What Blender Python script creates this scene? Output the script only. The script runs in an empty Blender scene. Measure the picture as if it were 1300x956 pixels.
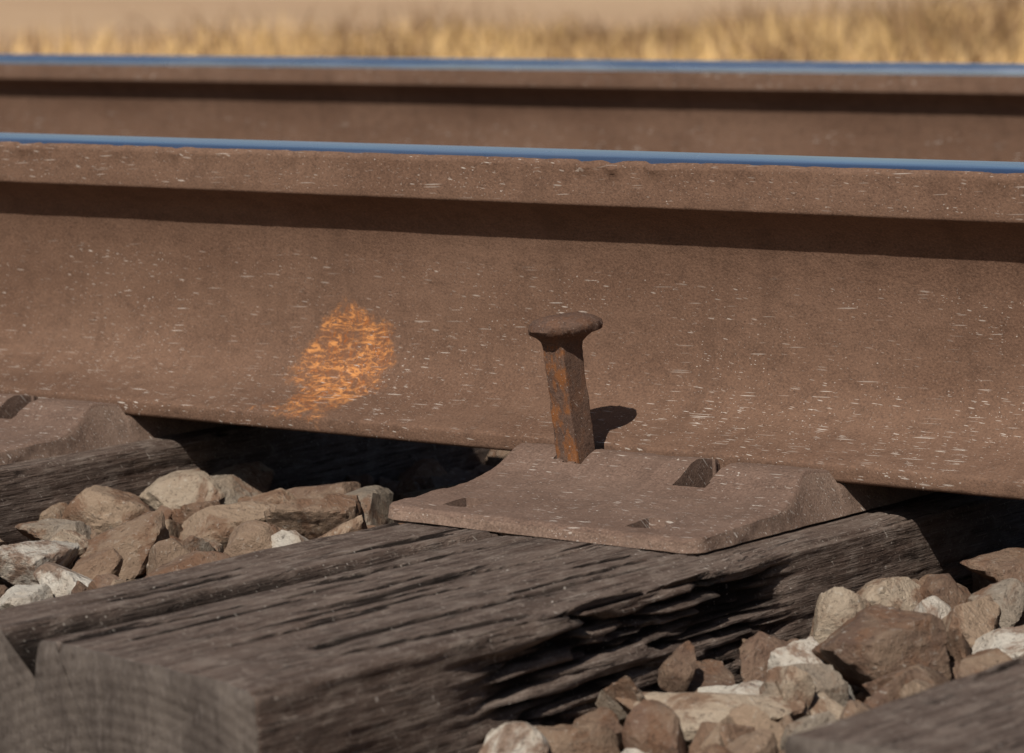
import bpy, numpy as np, math, random
from mathutils import Vector, Matrix
random.seed(7); rng=np.random.default_rng(11)
scene=bpy.context.scene
# ------------------------------------------------------------ noise
def _h(ix,iy,iz,s):
    n=(ix*374761393+iy*668265263+iz*2147483647%1000003+iz*1274126177+s*974634777)&0xFFFFFFFF
    n=((n^(n>>13))*1274126177)&0xFFFFFFFF
    n=(n^(n>>16))&0xFFFFFFFF
    return (n&0xFFFF)/65535.0
def vn(P,s=0):
    i=np.floor(P).astype(np.int64); f=P-i; f=f*f*(3-2*f)
    r=0
    for a in (0,1):
        wx=f[:,0] if a else 1-f[:,0]
        for b in (0,1):
            wy=f[:,1] if b else 1-f[:,1]
            for c in (0,1):
                wz=f[:,2] if c else 1-f[:,2]
                r=r+_h(i[:,0]+a,i[:,1]+b,i[:,2]+c,s)*wx*wy*wz
    return r*2-1
def fbm(P,o=4,s=0,g=.5):
    r=0;a=1;t=0
    for k in range(o):
        r=r+a*vn(P*(2.03**k)+17.3*k,s+k); t+=a; a*=g
    return r/t
def sstep(a,b,x):
    t=np.clip((x-a)/(b-a),0,1); return t*t*(3-2*t)
# ------------------------------------------------------------ helpers
def mkmesh(name,V,F,smooth=True,mats=(),mi=None,attrs=None,sharp=None):
    me=bpy.data.meshes.new(name)
    V=np.asarray(V,dtype=np.float32)
    if isinstance(F,np.ndarray):
        n=len(F);k=F.shape[1]
        me.vertices.add(len(V)); me.vertices.foreach_set('co',V.ravel())
        me.loops.add(n*k); me.loops.foreach_set('vertex_index',F.astype(np.int32).ravel())
        me.polygons.add(n); me.polygons.foreach_set('loop_start',(np.arange(n)*k).astype(np.int32))
        me.polygons.foreach_set('loop_total',np.full(n,k,dtype=np.int32))
        me.update(calc_edges=True); me.validate()
    else:
        me.from_pydata([tuple(map(float,v)) for v in V],[],F); me.update()
    for m in mats: me.materials.append(m)
    if mi is not None and len(mi)==len(me.polygons): me.polygons.foreach_set('material_index',np.asarray(mi,dtype=np.int32))
    me.polygons.foreach_set('use_smooth',np.full(len(me.polygons),smooth))
    if attrs:
        for k,a in attrs.items():
            at=me.color_attributes.new(k,'FLOAT_COLOR','POINT')
            b=np.ones((len(V),4),dtype=np.float32); a=np.asarray(a)
            if a.ndim==1: b[:,:3]=a[:,None]
            else: b[:,:3]=a
            at.data.foreach_set('color',b.ravel())
    if sharp is not None: me.set_sharp_from_angle(angle=math.radians(sharp))
    return me
def obj(name,me,loc=(0,0,0),parent=None):
    o=bpy.data.objects.new(name,me); o.location=loc; scene.collection.objects.link(o)
    if parent: o.parent=parent
    return o
def grid_faces(nr,nc,closed=False):
    r=np.arange(nr-1)[:,None]; c=np.arange(nc if closed else nc-1)[None,:]
    c2=(c+1)%nc
    return np.stack([r*nc+c,r*nc+c2,(r+1)*nc+c2,(r+1)*nc+c],-1).reshape(-1,4)
# ------------------------------------------------------------ node helper
class NT:
    def __init__(s,name):
        s.m=bpy.data.materials.new(name); s.m.use_nodes=True; s.t=s.m.node_tree
        s.b=s.t.nodes['Principled BSDF']; s.tc=s.n('ShaderNodeTexCoord'); s.uv=None
    def n(s,ty,**k):
        x=s.t.nodes.new(ty)
        for a,v in k.items(): setattr(x,a,v)
        return x
    def l(s,a,b): s.t.links.new(a,b)
    def put(s,v,sock):
        if isinstance(v,bpy.types.NodeSocket): s.l(v,sock)
        elif v is not None: sock.default_value=v
    def mapc(s,scale=(1,1,1),rot=(0,0,0),loc=(0,0,0),src=None):
        m=s.n('ShaderNodeMapping'); s.l(src or s.tc.outputs['Object'],m.inputs[0])
        m.inputs['Scale'].default_value=scale; m.inputs['Rotation'].default_value=rot; m.inputs['Location'].default_value=loc
        return m.outputs[0]
    def noise(s,vec,scale=1,detail=4,rough=.55,dist=0):
        x=s.n('ShaderNodeTexNoise'); s.l(vec,x.inputs['Vector']); x.inputs['Scale'].default_value=scale
        x.inputs['Detail'].default_value=detail; x.inputs['Roughness'].default_value=rough; x.inputs['Distortion'].default_value=dist
        return x.outputs['Fac']
    def vor(s,vec,scale=1,feature='F1',dim='3D'):
        x=s.n('ShaderNodeTexVoronoi',feature=feature,voronoi_dimensions=dim); s.l(vec,x.inputs['Vector']); x.inputs['Scale'].default_value=scale
        return x
    def math(s,op,a,b=None,c=None,clamp=False):
        x=s.n('ShaderNodeMath',operation=op,use_clamp=clamp)
        s.put(a,x.inputs[0]); s.put(b,x.inputs[1]); s.put(c,x.inputs[2]); return x.outputs[0]
    def rng(s,v,a,b,c=0,d=1,smooth=True):
        x=s.n('ShaderNodeMapRange'); x.interpolation_type='SMOOTHSTEP' if smooth else 'LINEAR'
        s.put(v,x.inputs[0])
        for i,q in zip((1,2,3,4),(a,b,c,d)): s.put(q,x.inputs[i])
        return x.outputs[0]
    def mix(s,f,a,b,mode='MIX'):
        x=s.n('ShaderNodeMix',data_type='RGBA',blend_type=mode)
        s.put(f,x.inputs[0]); s.put(a if not isinstance(a,tuple) else (*a,1),x.inputs[6]); s.put(b if not isinstance(b,tuple) else (*b,1),x.inputs[7])
        return x.outputs[2]
    def fleck(s,lu,lv,k,cut,seed,thr=.3):
        if s.uv is None:
            p=s.n('ShaderNodeSeparateXYZ'); s.l(s.tc.outputs['Object'],p.inputs[0])
            u=s.math('MULTIPLY_ADD',p.outputs[1],.35,s.math('MULTIPLY_ADD',p.outputs[2],-.25,p.outputs[0]))
            v=s.math('ADD',p.outputs[1],p.outputs[2]); s.uv=(u,v)
        u,v=s.uv
        c=s.n('ShaderNodeCombineXYZ'); s.l(s.math('MULTIPLY_ADD',u,1/lu,seed*7.31),c.inputs[0])
        s.l(s.math('MULTIPLY_ADD',s.math('MULTIPLY_ADD',u,k,v),1/lv,seed*3.17),c.inputs[1])
        vo=s.vor(c.outputs[0],1,'F1','2D')
        sep=s.n('ShaderNodeSeparateColor'); s.l(vo.outputs['Color'],sep.inputs[0])
        size=s.math('MULTIPLY_ADD',s.math('POWER',sep.outputs[1],2.5),thr*.8,thr*.2)
        a=s.rng(s.math('DIVIDE',vo.outputs['Distance'],size),1.0,.5,0,1)
        return s.math('MULTIPLY',s.math('MULTIPLY',a,s.math('GREATER_THAN',sep.outputs[0],cut)),s.math('MULTIPLY_ADD',sep.outputs[2],.75,.25))
    def flecks(s,layers,reg=None):
        f=None
        for i,L in enumerate(layers):
            g=s.fleck(*L[:4],seed=i+1,thr=L[4] if len(L)>4 else .3)
            f=g if f is None else s.math('MAXIMUM',f,g)
        return f if reg is None else s.math('MULTIPLY',f,reg)
    def bump(s,h,dist=.001,strength=1,nrm=None):
        x=s.n('ShaderNodeBump'); s.put(h,x.inputs['Height']); x.inputs['Distance'].default_value=dist; x.inputs['Strength'].default_value=strength
        if nrm: s.l(nrm,x.inputs['Normal'])
        return x.outputs[0]
    def out(s,col,rough=.85,nrm=None,metal=0,spec=.3):
        s.put(col if not isinstance(col,tuple) else (*col,1),s.b.inputs['Base Color']); s.put(rough,s.b.inputs['Roughness'])
        s.put(metal,s.b.inputs['Metallic']); s.b.inputs['Specular IOR Level'].default_value=spec
        if nrm: s.l(nrm,s.b.inputs['Normal'])
        return s.m
# ------------------------------------------------------------ materials
LAY=[(.014,.0020,.05,.84,.36),(.026,.0016,-.05,.87,.38),(.0085,.0018,.16,.86,.34),(.0032,.0022,0,.87,.26),(.0020,.0018,.3,.86,.28)]
def rust_mat(name,c1,c2,patch=False,fl=1.0,lay=LAY,orange=.0,rail=False):
    t=NT(name); ob=t.tc.outputs['Object']
    pos=t.n('ShaderNodeSeparateXYZ'); t.l(ob,pos.inputs[0])
    big=t.noise(t.mapc((6,14,14)),1,3,.6)
    med=t.noise(t.mapc((60,90,90)),1,5,.65)
    fine=t.noise(t.mapc((620,760,760)),1,3,.7)
    col=t.mix(t.rng(big,.3,.7),c1,c2)
    col=t.mix(t.rng(med,.42,.75,0,.5),col,tuple(x*.6 for x in c1))
    col=t.mix(t.rng(fine,.40,.72,0,.45),col,tuple(min(1,x*1.6) for x in c2))
    col=t.mix(t.rng(fine,.45,.25,0,.65),col,tuple(x*.42 for x in c1))
    st=t.noise(t.mapc((38,5,5)),1,3,.7)
    col=t.mix(t.rng(st,.5,.75,0,.3),col,tuple(x*.6 for x in c1))
    if orange:
        o=t.noise(t.mapc((120,120,60)),1,4,.65)
        fr=t.math('MULTIPLY',t.math('LESS_THAN',pos.outputs[1],-.0065),t.math('LESS_THAN',pos.outputs[2],.074))
        fr=t.math('MULTIPLY_ADD',fr,.8,.2)
        col=t.mix(t.math('MULTIPLY',fr,t.rng(o,.45,.62,0,orange)),col,(.20,.074,.022))
    if patch:
        w=t.noise(t.mapc((32,32,32)),1,5,.72)
        dx=t.math('DIVIDE',t.math('ADD',pos.outputs[0],.237),.039)
        dz=t.math('DIVIDE',t.math('ADD',pos.outputs[2],-.039),.031)
        d=t.math('SQRT',t.math('ADD',t.math('MULTIPLY',dx,dx),t.math('MULTIPLY',dz,dz)))
        d=t.math('ADD',d,t.math('MULTIPLY',t.math('SUBTRACT',w,.5),2.0))
        m=t.rng(d,1.12,.78)
        m=t.math('MULTIPLY',m,t.math('LESS_THAN',pos.outputs[1],0.0))
        s1=t.noise(t.mapc((80,80,240),rot=(0,.5,0)),1,6,.74,1.6)
        s2=t.noise(t.mapc((240,220,80),rot=(0,-.5,0)),1,5,.74,1.4)
        s3=t.noise(t.mapc((70,70,70)),1,3,.6)
        sm=t.math('MAXIMUM',s1,t.math('SUBTRACT',s2,.02))
        m2=t.math('MULTIPLY',m,t.rng(sm,.49,.58,.25,1))
        m2=t.math('MULTIPLY',m2,t.rng(s3,.3,.55,.5,1))
        oc=t.mix(t.rng(s1,.42,.64),(.24,.078,.022),(.50,.215,.070))
        col=t.mix(m2,col,oc)
    if fl:
        reg=t.rng(t.noise(t.mapc((13,13,18)),1,3,.6),.38,.62,.25,1)
        if rail: reg=t.math('MULTIPLY',reg,t.rng(pos.outputs[2],.06,.02,.75,1.0))
        f=t.math('MULTIPLY',t.flecks(lay,reg),fl)
        if rail:
            f=t.math('MULTIPLY',f,t.math('ADD',t.rng(pos.outputs[2],.112,.100),t.rng(pos.outputs[2],.150,.153)))
        col=t.mix(f,col,(.52,.46,.40))
    h=t.math('ADD',t.math('MULTIPLY',fine,.45),med)
    return t.out(col,t.rng(fine,.3,.7,.74,.95),t.bump(h,.0013,.6),0,.22)
M_rail=rust_mat('rail_rust',(.101,.0545,.034),(.139,.080,.052),patch=True,fl=.95,rail=True)
LAYP=[(.011,.0026,.05,.76,.34),(.018,.0020,-.10,.84,.34),(.0045,.0034,0,.84,.26),(.0024,.0022,.2,.82,.28)]
M_plate=rust_mat('plate_rust',(.110,.067,.048),(.155,.100,.074),fl=.95,lay=LAYP)
M_plateside=rust_mat('plate_side',(.125,.078,.056),(.20,.135,.10),fl=.9,lay=[(.006,.004,0,.7,.28),(.003,.003,0,.55,.28),(.0018,.0018,0,.5,.30)])
M_spike=rust_mat('spike_rust',(.072,.040,.028),(.112,.067,.046),fl=.8,lay=[(.005,.003,0,.75,.26),(.003,.0026,0,.72,.26),(.0017,.0017,0,.66,.28)],orange=.85)
def steel():
    t=NT('polished_steel')
    a=t.noise(t.mapc((1.1,160,160)),1,3,.6); b=t.noise(t.mapc((3,900,900)),1,2,.6)
    c=t.noise(t.mapc((5,25,25)),1,3,.6)
    col=t.mix(t.rng(a,.3,.7),(.36,.46,.68),(.68,.78,.94))  # blue in the base colour stands in for reflected sky
    col=t.mix(t.rng(t.noise(t.mapc((1.6,3,3),loc=(2.3,0,0)),1,2,.5),.36,.56,0,.9),col,(.97,.98,1))  # pale highlight patches painted into the base colour
    return t.out(col,t.rng(c,.3,.7,.18,.34),t.bump(t.math('ADD',a,t.math('MULTIPLY',b,.3)),.0004,.25),1.0,.5)
M_steel=steel()
def wood():
    t=NT('creosoted_wood')
    g=t.noise(t.mapc((150,6,150)),1,5,.65,.4)
    g2=t.noise(t.mapc((750,30,750)),1,3,.7)
    rd=t.noise(t.mapc((210,7,210),loc=(3,1,2)),1,3,.6,.5)
    rdm=t.noise(t.mapc((40,12,40),loc=(1,5,2)),1,3,.6)
    line=t.math('MULTIPLY',t.rng(t.math('ABSOLUTE',t.math('SUBTRACT',rd,.5)),.004,.018,1,0),t.rng(rdm,.46,.60))
    big=t.noise(t.mapc((9,4,12)),1,3,.6)
    blot=t.noise(t.mapc((75,45,75)),1,5,.7)
    spk=t.noise(t.mapc((500,400,500)),1,2,.6)
    col=t.mix(t.rng(g,.34,.62),(.074,.050,.039),(.130,.094,.075))
    col=t.mix(t.rng(big,.4,.7,0,.6),col,t.mix(t.rng(g,.35,.62),(.083,.051,.037),(.150,.104,.080)))
    col=t.mix(t.rng(blot,.48,.66,0,.6),col,(.205,.160,.130))
    col=t.mix(t.rng(blot,.44,.30,0,.65),col,(.045,.029,.022))
    col=t.mix(t.rng(g2,.56,.72,0,.65),col,(.27,.22,.185))
    col=t.mix(t.rng(g2,.44,.30,0,.8),col,(.026,.017,.013))
    col=t.mix(t.rng(spk,.58,.72,0,.55),col,(.27,.22,.18))
    col=t.mix(t.math('MULTIPLY',line,.8),col,(.015,.010,.008))
    at=t.n('ShaderNodeVertexColor'); at.layer_name='cav_shade'
    col=t.mix(t.rng(at.outputs[0],.0,.42,.93,0),col,(.012,.008,.006))  # shade in grooves and crack lips, painted into the wood colour
    f=t.flecks([(.004,.010,.2,.92,.2),(.003,.003,0,.83,.24),(.009,.003,.1,.90,.22)])
    col=t.mix(t.math('MULTIPLY',f,.85),col,(.46,.40,.34))
    h=t.math('SUBTRACT',t.math('ADD',t.math('MULTIPLY',g,.5),t.math('ADD',t.math('MULTIPLY',g2,.8),t.math('MULTIPLY',blot,.6))),t.math('MULTIPLY',line,.7))
    return t.out(col,.88,t.bump(h,.0026,.9),0,.15)
M_wood=wood()
def endgrain():
    t=NT('tie_end_grain')
    w=t.n('ShaderNodeTexWave',wave_type='RINGS',rings_direction='Y'); t.l(t.mapc((1,.2,1),loc=(-.03,0,.26)),w.inputs[0])
    w.inputs['Scale'].default_value=50; w.inputs['Distortion'].default_value=1.2; w.inputs['Detail'].default_value=3; w.inputs['Detail Scale'].default_value=2
    n=t.noise(t.mapc((40,30,14)),1,5,.7); n2=t.noise(t.mapc((420,420,120)),1,4,.7); n3=t.noise(t.mapc((130,10,130)),1,4,.7)
    col=t.mix(t.rng(n,.3,.7),(.055,.043,.036),(.110,.089,.074))
    col=t.mix(t.math('MULTIPLY',w.outputs['Fac'],.16),col,(.04,.03,.025))
    col=t.mix(t.rng(n2,.5,.75,0,.5),col,(.18,.15,.13))
    col=t.mix(t.rng(n3,.45,.3,0,.6),col,(.035,.026,.021))
    h=t.math('ADD',t.math('ADD',t.math('MULTIPLY',w.outputs['Fac'],.25),n3),t.math('MULTIPLY',n2,.9))
    return t.out(col,.9,t.bump(h,.0014,.8),0,.2)
M_end=endgrain()
def stone():
    t=NT('ballast_stone')
    at=t.n('ShaderNodeVertexColor'); at.layer_name='rcol'
    n=t.noise(t.mapc((45,45,45)),1,5,.65); n2=t.noise(t.mapc((240,240,240)),1,5,.75); n3=t.noise(t.mapc((26,26,26),loc=(4,4,4)),1,6,.7,.5)
    col=t.mix(t.rng(n,.35,.7,0,.5),at.outputs[0],(.28,.20,.135))
    col=t.mix(t.rng(n3,.49,.60,0,.8),col,(.155,.082,.048))
    col=t.mix(t.rng(n2,.56,.74,0,.6),col,(.50,.45,.38))
    col=t.mix(t.rng(n2,.45,.28,0,.85),col,(.045,.029,.021))
    h=t.math('ADD',t.math('MULTIPLY',n,1.6),t.math('MULTIPLY',n2,1.0))
    return t.out(col,.88,t.bump(h,.0036,.95),0,.22)
M_stone=stone()
# ------------------------------------------------------------ rail
def arc(cx,cy,r,a0,a1,n):
    return [(cx+r*math.cos(math.radians(a)),cy+r*math.sin(math.radians(a))) for a in np.linspace(a0,a1,n)]
def half():
    p=[(0,0),(25,0),(50,0),(73.5,0)]
    p+=arc(73.5,2.8,2.8,-70,0,4)[0:]
    p+=[(76.3,6.5)]+arc(73.3,8.6,3,0,75,4)
    p+=[(66,13.6),(58,15.6),(50,17.7),(42,20),(35,22.6),(29,25.7),(23.5,29.6),(19,34.3),(15.4,40),(12.8,46.5),(11,54),(10,63),(9.3,73),(9.0,85),(9.1,97),(9.6,107),(10.6,116),(12.2,124),(14.8,131),(18.6,136.6),(23.5,141),(29,144.8),(34.5,148.2)]
    p+=arc(34.6,150.8,2.3,-70,0,4)
    p+=[(36.7,156),(36.4,163),(36.1,169),(35.8,173.2)]
    p+=arc(31.0,173.2,4.8,8,62,5)
    p+=[(31,178.3),(27,179.0),(20,179.5),(12,179.85),(6,179.97),(0,180)]
    return p
hp=half()
prof=[(-y,z) for y,z in hp]+[(y,z) for y,z in hp[::-1]][1:-1]
prof=np.array(prof)/1000.; NP=len(prof)
def make_rail(name,dense,gauge):
    if dense: xs=np.concatenate([np.linspace(-15,-.9,40),np.arange(-.88,.8,.0020),np.linspace(.82,15,40)])
    else: xs=np.concatenate([np.linspace(-15,-3,20),np.arange(-2.9,.5,.01),np.linspace(.6,15,30)])
    V=np.zeros((len(xs),NP,3)); V[:,:,0]=xs[:,None]; V[:,:,1]=prof[None,:,0]; V[:,:,2]=prof[None,:,1]
    Vf=V.reshape(-1,3)
    d=fbm(Vf*np.array([9,40,40]),3,3)*.00045+fbm(Vf*np.array([80,150,150]),3,9)*.00025
    side=np.sign(Vf[:,1]); top=Vf[:,2]>.1775
    Vf[:,1]+=np.where(top,0,side*d)
    if dense:
        c=(np.abs(Vf[:,1])>.0325)&(Vf[:,2]>.1725)&(Vf[:,2]<.1785)
        b=fbm(np.stack([Vf[:,0]*95,side*3,0*side],1),4,21)
        bb=.0004+np.clip(b+.1,0,1)*.0013+sstep(.62,.8,vn(np.stack([Vf[:,0]*22,side*5,0*side],1),31))*np.clip(b+.3,0,1)*.0020
        bb+=np.exp(-((Vf[:,0]+.008)/.004)**2)*.0022*(side<0)
        Vf[:,1]+=np.where(c,side*bb,0); Vf[:,2]-=np.where(c,bb*.6,0)
        c=(np.abs(Vf[:,1])>.072)
        b=fbm(np.stack([Vf[:,0]*40,side*3,Vf[:,2]*60],1),4,5)
        Vf[:,1]-=np.where(c,side*np.clip(b,0,1)*.0016,0)
    F=grid_faces(len(xs),NP,True)
    pc=(prof+np.roll(prof,-1,axis=0))/2
    mrow=((pc[:,1]>.1772)|((pc[:,1]>.1665)&(pc[:,0]*gauge>0))).astype(int); mi=np.tile(mrow,len(xs)-1)
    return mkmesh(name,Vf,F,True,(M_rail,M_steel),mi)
rail=obj('railway_rail',make_rail('railway_rail',True,1),(0,0,.0004))
rail2=obj('railway_rail.001',make_rail('railway_rail_b',False,-1),(0,1.510,.0004))
# ------------------------------------------------------------ tie plate
PX0,PX1,PY0,PY1=-.036,.181,-.228,.150
def plate():
    xs=np.unique(np.round(np.concatenate([np.arange(PX0,PX1+1e-6,.00125),[PX0,PX1]]),6)); ys=np.arange(PY0,PY1+1e-6,.00125)
    X,Y=np.meshgrid(xs,ys); x=X.ravel();y=Y.ravel()
    py=[-.235,-.222,-.184,-.155,-.138,-.127,-.118,-.110,-.104,-.099,-.082,-.0785,-.0775,.0775,.0785,.082,.099,.104,.118,.138,.150]
    pz=[-.0098,-.0092,-.0076,-.0060,-.0040,-.0010,.0035,.0078,.0102,.0108,.0085,.0075,0,0,.0075,.0085,.0108,.010,.0035,-.0035,-.006]
    z=np.interp(y,py,pz); z2=0
    for k in (-1,0,1): z2=z2+np.interp(y+k*.003,py,pz)
    z=np.where(np.abs(y)>.087,z2/3,z)
    P=np.stack([x,y,0*x],1)
    z+=fbm(P*60,4,2)*.0010+fbm(P*350,3,8)*.00025
    ex=np.minimum(x-PX0,PX1-x); z-=np.where(ex<.0025,(1-np.sqrt(np.clip(1-(1-ex/.0025)**2,0,1)))*.0015,0)
    ey=y-PY0; z-=np.where(ey<.004,(1-np.sqrt(np.clip(1-(1-ey/.004)**2,0,1)))*.0025,0)
    zs=z.copy()
    def hole(x0,x1,y0,y1,dep):
        nonlocal z
        w=fbm(P*120,2,55)*.0008
        m=(x>x0+w)&(x<x1+w)&(y>y0+w)&(y<y1+w)
        z=np.where(m,dep,z)
    hole(.096,.1165,-.126,-.0765,-.024); hole(.0015,.0225,-.1145,-.0765,-.024)
    hole(-.004,.015,-.211,-.190,-.022); hole(.126,.145,-.213,-.192,-.022)
    hole(.02,.04,.0765,.098,-.022); hole(.126,.145,.0765,.098,-.022)
    xc=(PX0+PX1)/2; hw=(PX1-PX0)/2
    r=.010; dy=np.clip(PY0+r-y,0,r); ins=r-np.sqrt(np.clip(r*r-dy*dy,0,None))
    ins2=np.clip(zs+.0090,0,.03)*.60
    fx=(x-xc)/hw
    x2=x-fx*ins-np.clip(fx,0,1)**10*ins2+np.clip(-fx,0,1)**10*ins2*.25
    x2+=fbm(np.stack([y*35,x*0+np.sign(x-xc)*3,0*y],1),3,77)*.0010*(np.abs(x-xc)/hw)**6
    fy=np.clip((-.18-y)/.045,0,1); y2=y-fy*(.001*np.sin((x-PX0)/.22*math.pi)) - fy*(x-PX0)/.22*.004+fy*fbm(np.stack([x*30,0*x,0*x],1),3,4)*.0012
    V=np.stack([x2,y2,z],1); nr,nc=len(ys),len(xs)
    F=grid_faces(nr,nc)
    idx=np.concatenate([np.arange(nc),np.arange(1,nr)*nc+nc-1,(nr-1)*nc+np.arange(nc-2,-1,-1),np.arange(nr-2,0,-1)*nc])
    rim=V[idx]; outn=np.zeros((len(idx),2))
    outn[:,0]=np.where(x[idx]>=PX1-1e-5,1,np.where(x[idx]<=PX0+1e-5,-1,0)); outn[:,1]=np.where(y[idx]<=PY0+1e-5,-1,np.where(y[idx]>=ys[-1]-1e-5,1,0))
    base=-.0195; L=7
    Vs=[V];prev=idx;off=len(V);Fs=[F]
    for k in range(1,L+1):
        t=min(k/5.,1.)
        rr=rim.copy(); zl=-.0172
        rr[:,2]=rim[:,2]-(rim[:,2]-zl)*t
        hgt=rim[:,2]-base
        fl=(.0012+np.clip(hgt-.011,0,1)*np.where(outn[:,0]>0,.62,.3))*t
        under=0
        if k==6: under=.0030
        if k==7: under=.0045; rr[:,2]=base
        rr[:,0]+=outn[:,0]*(fl-under); rr[:,1]+=outn[:,1]*(np.minimum(fl,.0015)-under)
        nn=fbm(rr*np.array([70,70,160]),3,12)*.0010
        rr[:,0]+=outn[:,0]*nn; rr[:,1]+=outn[:,1]*nn
        Vs.append(rr); cur=np.arange(len(idx))+off; off+=len(idx)
        a=prev;b=np.roll(prev,-1);c=np.roll(cur,-1);d=cur
        Fs.append(np.stack([a,d,c,b],1)); prev=cur
    V=np.concatenate(Vs); Fa=np.concatenate(Fs)
    mi=np.zeros(len(Fa),int); mi[len(F):]=1
    return mkmesh('tie_plate',V,Fa,True,(M_plate,M_plateside),mi,None,34)
ME_plate=plate()
# ------------------------------------------------------------ spike
def spike_mesh(name):
    Vs=[];F=[];n=64
    def ring(cx,cy,z,ax,ay,pw,tilt=0):
        base=len(Vs)
        for k in range(n):
            a=2*math.pi*k/n; c,s=math.cos(a),math.sin(a)
            e=2.0/pw
            X=ax*math.copysign(abs(c)**e,c);Y=ay*math.copysign(abs(s)**e,s)
            Vs.append((cx+X,cy+Y,z+tilt*Y))
        return base
    R=[]
    R.append(ring(0,0,-.070,.002,.008,6)); R.append(ring(0,0,-.050,.008,.008,12))
    for z in np.linspace(-.045,.070,46): R.append(ring(0,0,z,.0084,.0084,18))
    R.append(ring(0,.0008,.0735,.0086,.0095,10)); R.append(ring(0,.0022,.0762,.0096,.0122,6))
    R.append(ring(0,.0034,.0782,.0125,.0155,3.6)); R.append(ring(0,.0038,.0793,.0170,.0186,2.8,tilt=-.03))
    R.append(ring(0,.0040,.0804,.0200,.0214,2.35,tilt=-.05)); R.append(ring(0,.0040,.0828,.0211,.0226,2.25,tilt=-.05)); R.append(ring(0,.0040,.0853,.0205,.0220,2.25,tilt=-.05))
    R.append(ring(0,.0038,.0878,.0172,.0188,2.2,tilt=-.05)); R.append(ring(0,.0036,.0896,.0118,.0130,2.1,tilt=-.04)); R.append(ring(0,.0034,.0904,.0050,.0060,2))
    for a,b in zip(R[:-1],R[1:]):
        for k in range(n): F.append((a+k,a+(k+1)%n,b+(k+1)%n,b+k))
    F.append(tuple(R[0]+k for k in range(n))[::-1]); F.append(tuple(R[-1]+k for k in range(n)))
    V=np.array(Vs)
    c=V-np.array([0,.002,.0]); l=np.linalg.norm(c*np.array([1,1,0]),axis=1)[:,None]+1e-6
    d=fbm(V*80,4,3)*.0011+fbm(V*320,3,5)*.0006
    hd=V[:,2]>.078
    V[:,:2]+=(c[:,:2]/l)*d[:,None]*np.where(hd,2.0,1)[:,None]
    V[:,2]+=np.where(V[:,2]>.083,fbm(V*110,3,8)*.0013,0)
    return mkmesh(name,V,F,True,(M_spike,),sharp=40)
ME_spike=spike_mesh('railroad_spike')
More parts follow.
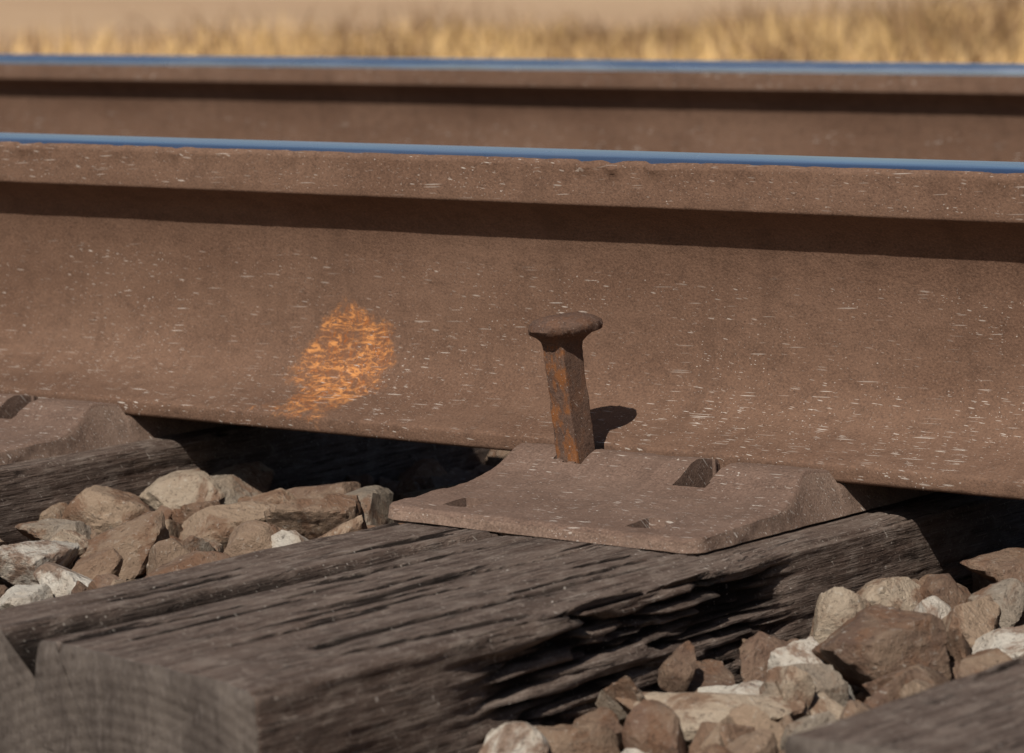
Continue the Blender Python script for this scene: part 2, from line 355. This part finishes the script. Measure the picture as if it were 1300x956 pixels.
# ------------------------------------------------------------ ties
def tie(name,W,H,y0,y1,dense,seed,cracks=(),hero=False):
    r=.005
    st=.0015 if dense else .02
    def seg(a,b):
        n=max(2,int(np.hypot(b[0]-a[0],b[1]-a[1])/st)); return [(a[0]+(b[0]-a[0])*k/n,a[1]+(b[1]-a[1])*k/n) for k in range(n)]
    hw=W/2; pts=[]
    pts+=seg((-hw,-H),(-hw,-r)); pts+=arc(-hw+r,-r,r,180,90,5)[:-1]
    pts+=seg((-hw+r,0),(hw-r,0)); pts+=arc(hw-r,-r,r,90,0,5)[:-1]
    pts+=seg((hw,-r),(hw,-H)); pts+=[(hw,-H),(hw*.3,-H),(-hw*.3,-H)]
    pts=np.array(pts); n=len(pts)
    N=np.zeros_like(pts)
    tang=np.roll(pts,-1,0)-np.roll(pts,1,0); N[:,0]=-tang[:,1];N[:,1]=tang[:,0]; N/=np.linalg.norm(N,axis=1)[:,None]+1e-9
    if dense: ys=np.concatenate([np.arange(y0,.10,.0028),np.linspace(.12,y1,30)])
    else: ys=np.linspace(y0,y1,70)
    V=np.zeros((len(ys),n,3)); V[:,:,0]=pts[:,0];V[:,:,2]=pts[:,1];V[:,:,1]=ys[:,None]
    V=V.reshape(-1,3); NN=np.tile(N,(len(ys),1))
    P=V+np.array([seed*1.37,seed*.71,seed*2.1])
    x=V[:,0].copy();y=V[:,1].copy();z=V[:,2].copy()
    topm=sstep(.3,.8,NN[:,1]); rgt=sstep(.3,.8,NN[:,0])
    g=fbm(P*np.array([95,6,95]),4,1+seed,.6); g2=1-np.abs(fbm(P*np.array([90,6,90]),3,6+seed))*3.8
    f=fbm(P*np.array([420,60,420]),3,14+seed)
    lo=fbm(P*np.array([11,6,11]),3,30+seed); lo2=fbm(P*np.array([45,22,45]),3,36+seed)
    spl=sstep(.15,.5,fbm(P*np.array([22,9,22]),3,33+seed))
    edge=sstep(.028,.0,hw-x)*topm
    cr=np.clip(g2-.72,0,1)*(spl*topm*.25+rgt*(.25+.75*spl)+.6*edge)
    d=g*(.0003+.0015*rgt+.0009*edge)+f*.0005+lo*.0014+lo2*.0006-cr*.008
    cav_shade=.66+g*(.03+.25*rgt)+f*.10-cr*2.6
    rr_=np.random.default_rng(seed+3)
    cl=list(cracks)
    if dense:
        for q_ in range(20):
            xa=rr_.uniform(-hw+.01,hw-.01); ya=rr_.uniform(y0-.03,-.26); ln=rr_.uniform(.04,.16)
            cl.append((xa,ya,xa+rr_.uniform(-.006,.006),ya+ln,rr_.uniform(.0008,.0015),.005,20+q_))
    for (xa,ya,xb,yb,w,dep,ws) in cl:
        tt=(y-ya)/(yb-ya); t=np.clip(tt,0,1.); inside=(tt>=-.02)&(tt<=1)
        tap=(1-t)**.6 if dep>.008 else (np.clip(4*t*(1-t),0,1)**.5)
        xc=xa+(xb-xa)*t+vn(np.stack([y*14,0*y+ws,0*y],1),3)*.003+vn(np.stack([y*60,0*y+ws,0*y],1),4)*.0012
        ww=w*tap+.0005
        q=np.exp(-((x-xc)/ww)**4)*inside*topm
        q2=np.exp(-((x-xc)/(ww*1.2+.0008))**2)*inside*topm
        d-=q*dep*(.35+.65*(1-t)); cav_shade-=q2*1.2*np.clip(tap*1.5,0,1)  # crack gets depth plus painted shade on both lips
        if dep>.03:
            dd=x-xc; m=sstep(0,.002,dd)*np.exp(-np.clip(dd,0,1)/.014)*inside*topm
            d-=m*.0050*(1-t*.5)
    if hero:
        mk=sstep(-.47,-.38,y)*sstep(-.17,-.24,y)
        lay=fbm(P*np.array([30,9,120]),3,70); lay2=fbm(P*np.array([60,16,300]),3,71)
        e=np.abs(lay)*2; q=np.clip(.28-e,0,.28)/.28
        up=sstep(-.09,-.02,z)
        d-=rgt*mk*up*(q*.015+np.clip(lay2,0,1)*.007); cav_shade-=rgt*mk*up*q*1.3
        d+=rgt*mk*up*np.clip(-lay,0,1)*.013
        ed=sstep(.034,.0,hw-x)*topm
        stp=np.floor((fbm(P*np.array([40,6,40]),3,81)*.5+.5)*4)/4
        d-=ed*mk*(stp*.013); cav_shade-=ed*mk*(stp>.5)*.25
        d-=ed*(1-mk)*sstep(.0,1,fbm(P*np.array([50,8,50]),3,83)+.5)*.004
        seat=(y>-.236)&(x>-.124)&(x<.096)&(y<.16)
        d=np.where(seat&(topm>.5),np.minimum(d,0)*.4-.0018,d); cav_shade=np.where(seat&(topm>.5),cav_shade-.25,cav_shade)
    V[:,0]+=NN[:,0]*d; V[:,2]+=NN[:,1]*d
    endw=sstep(y0+.006,y0,y); V[:,1]+=endw*fbm(P*np.array([60,0,60]),3,40)*.002
    if hero: V[:,1]-= sstep(y0+.25,y0,y)*(x+hw)*.20
    F=grid_faces(len(ys),n,True)[:, ::-1]
    Vl=[V];Fl=[F];off=len(V)
    for e,row in ((0,0),(1,len(ys)-1)):
        prev=np.arange(n)+row*n; P0=V[prev]; cen=P0.mean(0)
        for k in range(1,9):
            s=1-k/8.0 if k<8 else .001
            q=cen+(P0-cen)*s
            if hero and e==0: q[:,1]=cen[1]-(q[:,0]-cen[0])*.20
            q[:,1]+=fbm(q*np.array([45,0,45]),3,44)*.002*(1 if k<8 else 0)
            if k==1: q=cen+(P0-cen)*.99; q[:,1]=P0[:,1]+(-.0008 if e==0 else .0008)
            Vl.append(q); cur=np.arange(n)+off; off+=n
            a=prev;b=np.roll(prev,-1);cc=np.roll(cur,-1);dd=cur
            f4=np.stack([a,b,cc,dd],1)
            Fl.append(f4 if e==0 else f4[:,::-1]); prev=cur
    V=np.concatenate(Vl); Fa=np.concatenate(Fl); mi=np.zeros(len(Fa),int); mi[len(F):]=1
    cv=np.ones(len(V))*.6; cv[:len(cav_shade)]=np.clip(cav_shade,0,1)
    return mkmesh(name,V,Fa,True,(M_wood,M_end),mi,{'cav_shade':cv})
ZT=-.0170
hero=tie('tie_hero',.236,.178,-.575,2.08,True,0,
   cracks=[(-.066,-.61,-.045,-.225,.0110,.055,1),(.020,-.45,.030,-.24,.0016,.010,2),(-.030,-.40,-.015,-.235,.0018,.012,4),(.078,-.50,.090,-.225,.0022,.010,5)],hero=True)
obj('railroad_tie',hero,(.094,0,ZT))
tb=tie('tie_b',.235,.178,-.56,2.08,True,5)
tc=tie('tie_c',.232,.178,-.55,2.09,True,9)
tf=tie('tie_far',.232,.178,-.55,2.09,False,13)
tie_x=[.094,-.470,.556]
obj('railroad_tie.001',tb,(-.470,0,ZT)); obj('railroad_tie.002',tc,(.556,0,ZT-.004))
k=3
for sgn in (-1,1):
    xx=-.470 if sgn<0 else .556
    for i in range(16):
        xx+=sgn*.52; tie_x.append(xx)
        o=obj('railroad_tie.%03d'%k,tf,(xx,random.uniform(-.02,.02),ZT-.001)); o.rotation_euler[2]=random.uniform(-.01,.01); k+=1
pxo=(PX0+PX1)/2
offs=[0,-.5540,.462]+[x-pxo for x in tie_x[3:]]
k=0
for i,ox in enumerate(offs):
    for r_,yy in ((0,0),(1,1.510)):
        nm='tie_plate' if k==0 else 'tie_plate.%03d'%k
        o=obj(nm,ME_plate,(ox,yy,0)); k+=1
        if r_: o.rotation_euler[2]=math.pi; o.location[0]=ox+2*pxo
sp=obj('railroad_spike',ME_spike,(.012,-.104,.0010)); sp.rotation_euler=(math.radians(6),math.radians(-3.5),math.radians(-9))
k=1
for i,ox in enumerate(offs[3:]):
    for (dx,yy,rz) in ((.012,-.0885,0),(.135,.0885,math.pi)):
        o=obj('railroad_spike.%03d'%k,ME_spike,(ox+dx,yy,-.060)); o.rotation_euler[2]=rz; k+=1
# ------------------------------------------------------------ ballast
import bmesh
def ico(sub):
    bm=bmesh.new(); bmesh.ops.create_icosphere(bm,subdivisions=sub,radius=1); V=np.array([v.co[:] for v in bm.verts]); F=np.array([[v.index for v in f.verts] for f in bm.faces]); bm.free(); return V,F
def rockshape(D,F,seed,fine):
    r=np.random.default_rng(seed); n=r.integers(9,14)
    N=r.normal(size=(n,3)); N/=np.linalg.norm(N,axis=1)[:,None]; h=r.uniform(.5,1.0,n)
    dn=D@N.T; t=np.where(dn>.05,h/np.maximum(dn,.05),9.)
    p=55.; m=t.min(1); rad=m*(np.sum((t/m[:,None])**-p,1))**(-1/p); rad=np.minimum(rad,1.35)
    V=D*rad[:,None]
    if fine:
        V*=1+(fbm(V*1.6+seed,3,seed%50)*.09+fbm(V*5+seed,3,seed%40)*.050+fbm(V*14+seed,2,3)*.022)[:,None]
    V/=np.abs(V).max(0)[None,:]
    return V
D4,F4=ico(5); D3,F3=ico(4); D2,F2=ico(2)
sh4=[rockshape(D4,F4,100+i,True) for i in range(12)]; sh3=[rockshape(D3,F3,100+i,True) for i in range(14)]; sh2=[rockshape(D2,F2,100+i,True) for i in range(12)]
PAL=np.array([(.38,.30,.22),(.29,.205,.14),(.21,.14,.095),(.150,.090,.062),(.245,.20,.155),(.52,.47,.40),(.19,.115,.075),(.130,.078,.054)])
def qrot(r):
    q=r.normal(size=4); q/=np.linalg.norm(q); w,x,y,z=q
    return np.array([[1-2*(y*y+z*z),2*(x*y-z*w),2*(x*z+y*w)],[2*(x*y+z*w),1-2*(x*x+z*z),2*(y*z-x*w)],[2*(x*z-y*w),2*(y*z+x*w),1-2*(x*x+y*y)]])
VV=[];FF=[];CC=[];off=0
def add_rock(lod,c,col,R,si=None):
    global off
    S,F={4:(sh4,F4),3:(sh3,F3),2:(sh2,F2)}[lod]
    s=S[(si if si is not None else rng.integers(len(S)))%len(S)]
    v=(s@R.T)+np.array(c)
    VV.append(v);FF.append(F+off);off+=len(v);CC.append(np.tile(col,(len(v),1)))
def Rz(a):
    c,s=math.cos(a),math.sin(a); return np.array([[c,-s,0],[s,c,0],[0,0,1]])
CR,TAN,BR,DB,GY,LT,RB,DD=0,1,2,3,4,5,6,7
HS=[(.312,-.240,-.050,.046,.036,.028,DD,.3),(.238,-.180,-.060,.021,.019,.024,CR,1),(.268,-.262,-.066,.018,.020,.018,LT,2),(.262,-.345,-.078,.054,.034,.024,CR,.5),
(.285,-.050,-.046,.038,.030,.021,DB,.2),(.240,-.125,-.060,.022,.020,.020,CR,.9),(.302,-.155,-.058,.020,.022,.022,TAN,.6),(.340,-.170,-.060,.026,.02,.018,LT,.1),(.250,-.300,-.078,.02,.016,.015,LT,.4),
(.365,-.24,-.06,.022,.026,.018,BR,.8),(.35,-.11,-.06,.03,.02,.02,BR,1.4),(.38,-.31,-.070,.03,.024,.02,TAN,.2),(.245,-.222,-.068,.026,.018,.014,DD,.2),
(-.325,-.150,-.050,.034,.028,.020,TAN,.2),(-.235,-.225,-.052,.038,.030,.022,BR,.7),(-.250,-.300,-.056,.036,.03,.022,LT,1.2),(-.305,-.215,-.056,.03,.022,.018,GY,.3),(-.320,-.080,-.052,.030,.026,.020,CR,.1),
(-.330,-.035,-.054,.036,.028,.020,GY,.8),(-.230,-.145,-.050,.034,.026,.022,TAN,.2),(-.185,-.115,-.046,.034,.028,.020,BR,1.3),(-.215,-.060,-.048,.040,.026,.020,DB,.3),(-.255,-.085,-.052,.026,.022,.018,TAN,.5),
(-.180,-.330,-.060,.030,.026,.018,LT,.5),(-.190,-.360,-.062,.024,.022,.016,LT,1),(-.160,-.200,-.052,.026,.03,.018,BR,.9),(-.130,-.150,-.052,.026,.024,.018,TAN,.2),(-.120,-.07,-.054,.03,.024,.018,DB,.2),
(-.26,-.36,-.062,.034,.026,.020,LT,.1),(-.30,-.30,-.062,.026,.026,.020,CR,.1),(-.215,-.285,-.06,.020,.018,.016,RB,.3),(-.150,-.27,-.058,.028,.022,.018,DB,.6),(-.11,-.24,-.056,.02,.026,.016,BR,.6),
(-.27,.0,-.062,.03,.03,.02,DB,.2),(-.2,.03,-.06,.036,.03,.022,GY,.9),(-.13,.01,-.062,.028,.03,.02,DB,.2)]
for i,(x,y,z,a,b,c,ci,yaw) in enumerate(HS):
    q=rng.normal(size=3)*.25; Rx=np.array([[1,0,0],[0,math.cos(q[0]),-math.sin(q[0])],[0,math.sin(q[0]),math.cos(q[0])]])
    add_rock(4,(x,y,z),PAL[ci]*rng.uniform(.9,1.08),(Rz(yaw+q[1]*.3)@Rx)@np.diag([a,b,c]),i)
hs=np.array([h[:3] for h in HS])
def in_tie(x): return any(abs(x-t)<.118 for t in tie_x)
def drop(x,y):
    return .16*max(0,-y-.31)*(x>0) + .25*max(0,-y-.46)+ (.014 if y>-.05 else 0)
for zl,dz in ((-.082,.010),(-.064,.008)):
    for gx in np.arange(-.62,.95,.034):
        for gy in np.arange(-1.0,.55,.034):
            x=gx+rng.uniform(-.014,.014); y=gy+rng.uniform(-.014,.014)
            if in_tie(x) and y>-.64: continue
            if zl>-.07 and np.min(np.hypot(hs[:,0]-x,hs[:,1]-y))<.028: continue
            s=rng.uniform(.012,.027); ci=rng.choice(8,p=[.14,.20,.16,.11,.13,.07,.12,.07])
            if y>-.06: ci=rng.choice([3,6,7])
            z=zl+rng.uniform(-dz,dz)-drop(x,y)-(.05 if in_tie(x) else 0)
            if s>.021: z-=.006
            vis=(-.62<x<.5 and y<.2 and y>-.75)
            add_rock(3 if vis else 2,(x,y,z),PAL[ci]*rng.uniform(.8,1.12),qrot(rng)@np.diag([s*rng.uniform(.9,1.5),s*rng.uniform(.8,1.1),s*rng.uniform(.6,1)]))
for gx in np.arange(-4.,4.,.048):
    for gy in np.arange(-1.9,3.3,.048):
        if -.62<gx<.95 and -1.0<gy<.55: continue
        x=gx+rng.uniform(-.02,.02); y=gy+rng.uniform(-.02,.02)
        if in_tie(x) and -.62<y<2.12: continue
        s=rng.uniform(.02,.036); ci=rng.integers(8)
        dn=max(0,-y-.62)*.33+max(0,y-2.2)*.33
        add_rock(2,(x,y,-.075-dn+rng.uniform(-.012,.012)),PAL[ci]*rng.uniform(.85,1.12),qrot(rng)@np.diag([s*1.2,s,s*.85]))
Vb=np.concatenate(VV);Fb=np.concatenate(FF);Cb=np.concatenate(CC)
obj('ballast_gravel',mkmesh('ballast_gravel',Vb,Fb,True,(M_stone,),None,{'rcol':Cb},26))
# ------------------------------------------------------------ ground
def groundmat():
    t=NT('dry_field')
    pos=t.n('ShaderNodeSeparateXYZ'); t.l(t.tc.outputs['Object'],pos.inputs[0])
    n=t.noise(t.mapc((.05,.12,1)),1,4,.6); n2=t.noise(t.mapc((1.2,3,1)),1,4,.65); n4=t.noise(t.mapc((.25,.16,1)),1,4,.65)
    tan=t.mix(t.rng(n,.3,.7),(.42,.272,.163),(.49,.335,.205)); tan=t.mix(t.rng(n2,.4,.75,0,.45),tan,(.33,.21,.12))
    tan=t.mix(t.rng(n4,.56,.70,0,.6),tan,(.22,.155,.09))
    v=t.vor(t.mapc((24,24,24)),1); g=t.mix(t.rng(t.noise(t.mapc((30,30,30)),1,4,.6),.3,.7),(.12,.08,.055),(.28,.22,.17))
    g=t.mix(t.rng(v.outputs['Distance'],.3,.7,0,.8),g,(.04,.03,.024))
    near=t.math('MULTIPLY',t.rng(pos.outputs[1],3.6,4.4,1,0),t.rng(pos.outputs[1],-2.6,-2.,0,1))
    col=t.mix(near,tan,g)
    return t.out(col,.95,t.bump(t.math('ADD',n2,v.outputs['Distance']),.02,.5),0,.1)
gx=np.concatenate([-np.geomspace(3000,20,14),np.linspace(-16,16,33),np.geomspace(20,3000,14)])
gy=np.concatenate([-np.geomspace(3000,6,12),np.linspace(-4,6,41),np.geomspace(7,3000,20)])
GX,GY_=np.meshgrid(gx,gy); zz=-.10-.42*sstep(2.1,4.2,GY_)-.06*sstep(.5,.7,-GY_)-.36*sstep(.7,2.6,-GY_)
obj('ground',mkmesh('ground',np.stack([GX.ravel(),GY_.ravel(),zz.ravel()],1),grid_faces(len(gy),len(gx)),True,(groundmat(),)))
# ------------------------------------------------------------ dry grass
def grassmat():
    t=NT('dry_grass'); at=t.n('ShaderNodeVertexColor'); at.layer_name='rcol'
    return t.out(at.outputs[0],.8,None,0,.2)
nb=60000
r=np.random.default_rng(5)
Yg=r.uniform(13.0,20.0,nb); lat=np.where(r.uniform(size=nb)<.75,r.normal(0,2.3,nb),r.uniform(-14,22,nb)); Xg=-.62*Yg-.3+lat
cl=(fbm(np.stack([Xg*1.3,Yg*1.3,0*Xg],1),3,3)+1)/2
hh=(.12+.34*cl+.16*sstep(-1.5,2.5,lat))*r.uniform(.55,1.2,nb)
keep=r.uniform(size=nb)<(.03+.8*cl); Xg,Yg,hh,cl,lat=Xg[keep],Yg[keep],hh[keep],cl[keep],lat[keep]; nb=len(Xg)
stk=vn(np.stack([Xg*1.9,Yg*1.9,0*Xg],1),9)
stalk=r.uniform(size=nb)<(.05+.6*sstep(.25,.6,stk)); hh=np.where(stalk,hh*1.35,hh)
a=r.uniform(0,math.pi,nb); wd=np.where(stalk,.010,r.uniform(.004,.009,nb)); lean=r.normal(0,.2,(nb,2))
bx=np.cos(a)*wd;by=np.sin(a)*wd; z0=-.53
V=np.zeros((nb,5,3))
V[:,0]=np.stack([Xg-bx,Yg-by,0*Xg+z0],1);V[:,1]=np.stack([Xg+bx,Yg+by,0*Xg+z0],1)
mx=Xg+lean[:,0]*hh*.5;my=Yg+lean[:,1]*hh*.5
V[:,2]=np.stack([mx+bx*.8,my+by*.8,z0+hh*.55],1);V[:,3]=np.stack([mx-bx*.8,my-by*.8,z0+hh*.55],1)
V[:,4]=np.stack([Xg+lean[:,0]*hh*1.6,Yg+lean[:,1]*hh*1.6,z0+hh],1)
b5=np.arange(nb)[:,None]*5
F=np.concatenate([b5+np.array([[0,1,2]]),b5+np.array([[0,2,3]]),b5+np.array([[3,2,4]])])
gc=np.array([.70,.46,.19])[None]*r.uniform(.75,1.15,nb)[:,None]; gc=np.where((r.uniform(size=nb)<.4)[:,None],np.array([[.58,.39,.20]]),gc); gc=np.where(stalk[:,None],np.array([[.20,.115,.055]]),gc)
obj('dry_grass',mkmesh('dry_grass',V.reshape(-1,3),F,False,(grassmat(),),None,{'rcol':np.repeat(gc,5,axis=0)}))
# ------------------------------------------------------------ light, sky
sd=Vector((-.30,1,-1.03)).normalized()
L=bpy.data.lights.new('sun','SUN'); L.energy=5.0; L.angle=math.radians(.5); L.color=(1,.96,.89)
so=bpy.data.objects.new('sun',L); so.rotation_euler=sd.to_track_quat('-Z','Y').to_euler(); so.location=(1,-3,4); scene.collection.objects.link(so)
w=bpy.data.worlds.new('World'); scene.world=w; w.use_nodes=True; nt=w.node_tree
sk=nt.nodes.new('ShaderNodeTexSky'); sk.sky_type='NISHITA'; sk.sun_disc=False
sk.sun_elevation=math.asin(-sd.z); sk.sun_rotation=math.atan2(-sd.x,-sd.y); sk.dust_density=1.2; sk.ozone_density=1.8
nt.links.new(sk.outputs[0],nt.nodes['Background'].inputs[0]); nt.nodes['Background'].inputs[1].default_value=.055
# ------------------------------------------------------------ camera
C=np.array([1.1910562,-1.7316677,.3015661]); yaw,pitch,roll,fp=.6459,.1222,-.0129,4352.0
f=Vector((-math.sin(yaw)*math.cos(pitch),math.cos(yaw)*math.cos(pitch),-math.sin(pitch))); r_=Vector((math.cos(yaw),math.sin(yaw),0)); u=r_.cross(f)
rr=r_*math.cos(roll)+u*math.sin(roll); uu=-r_*math.sin(roll)+u*math.cos(roll)
cam=bpy.data.cameras.new('camera'); co=bpy.data.objects.new('camera',cam); scene.collection.objects.link(co)
M=Matrix(((rr.x,uu.x,-f.x,C[0]),(rr.y,uu.y,-f.y,C[1]),(rr.z,uu.z,-f.z,C[2]),(0,0,0,1))); co.matrix_world=M
cam.sensor_width=36; cam.lens=fp/1300*36; cam.clip_start=.05; cam.clip_end=6000
cam.dof.use_dof=True; cam.dof.focus_distance=float((Vector((0,-.13,.03))-Vector(C)).dot(f)); cam.dof.aperture_fstop=15
scene.camera=co
scene.view_settings.view_transform='Standard'; scene.view_settings.look='None'; scene.view_settings.exposure=0
print('stats',len(Vb),nb)
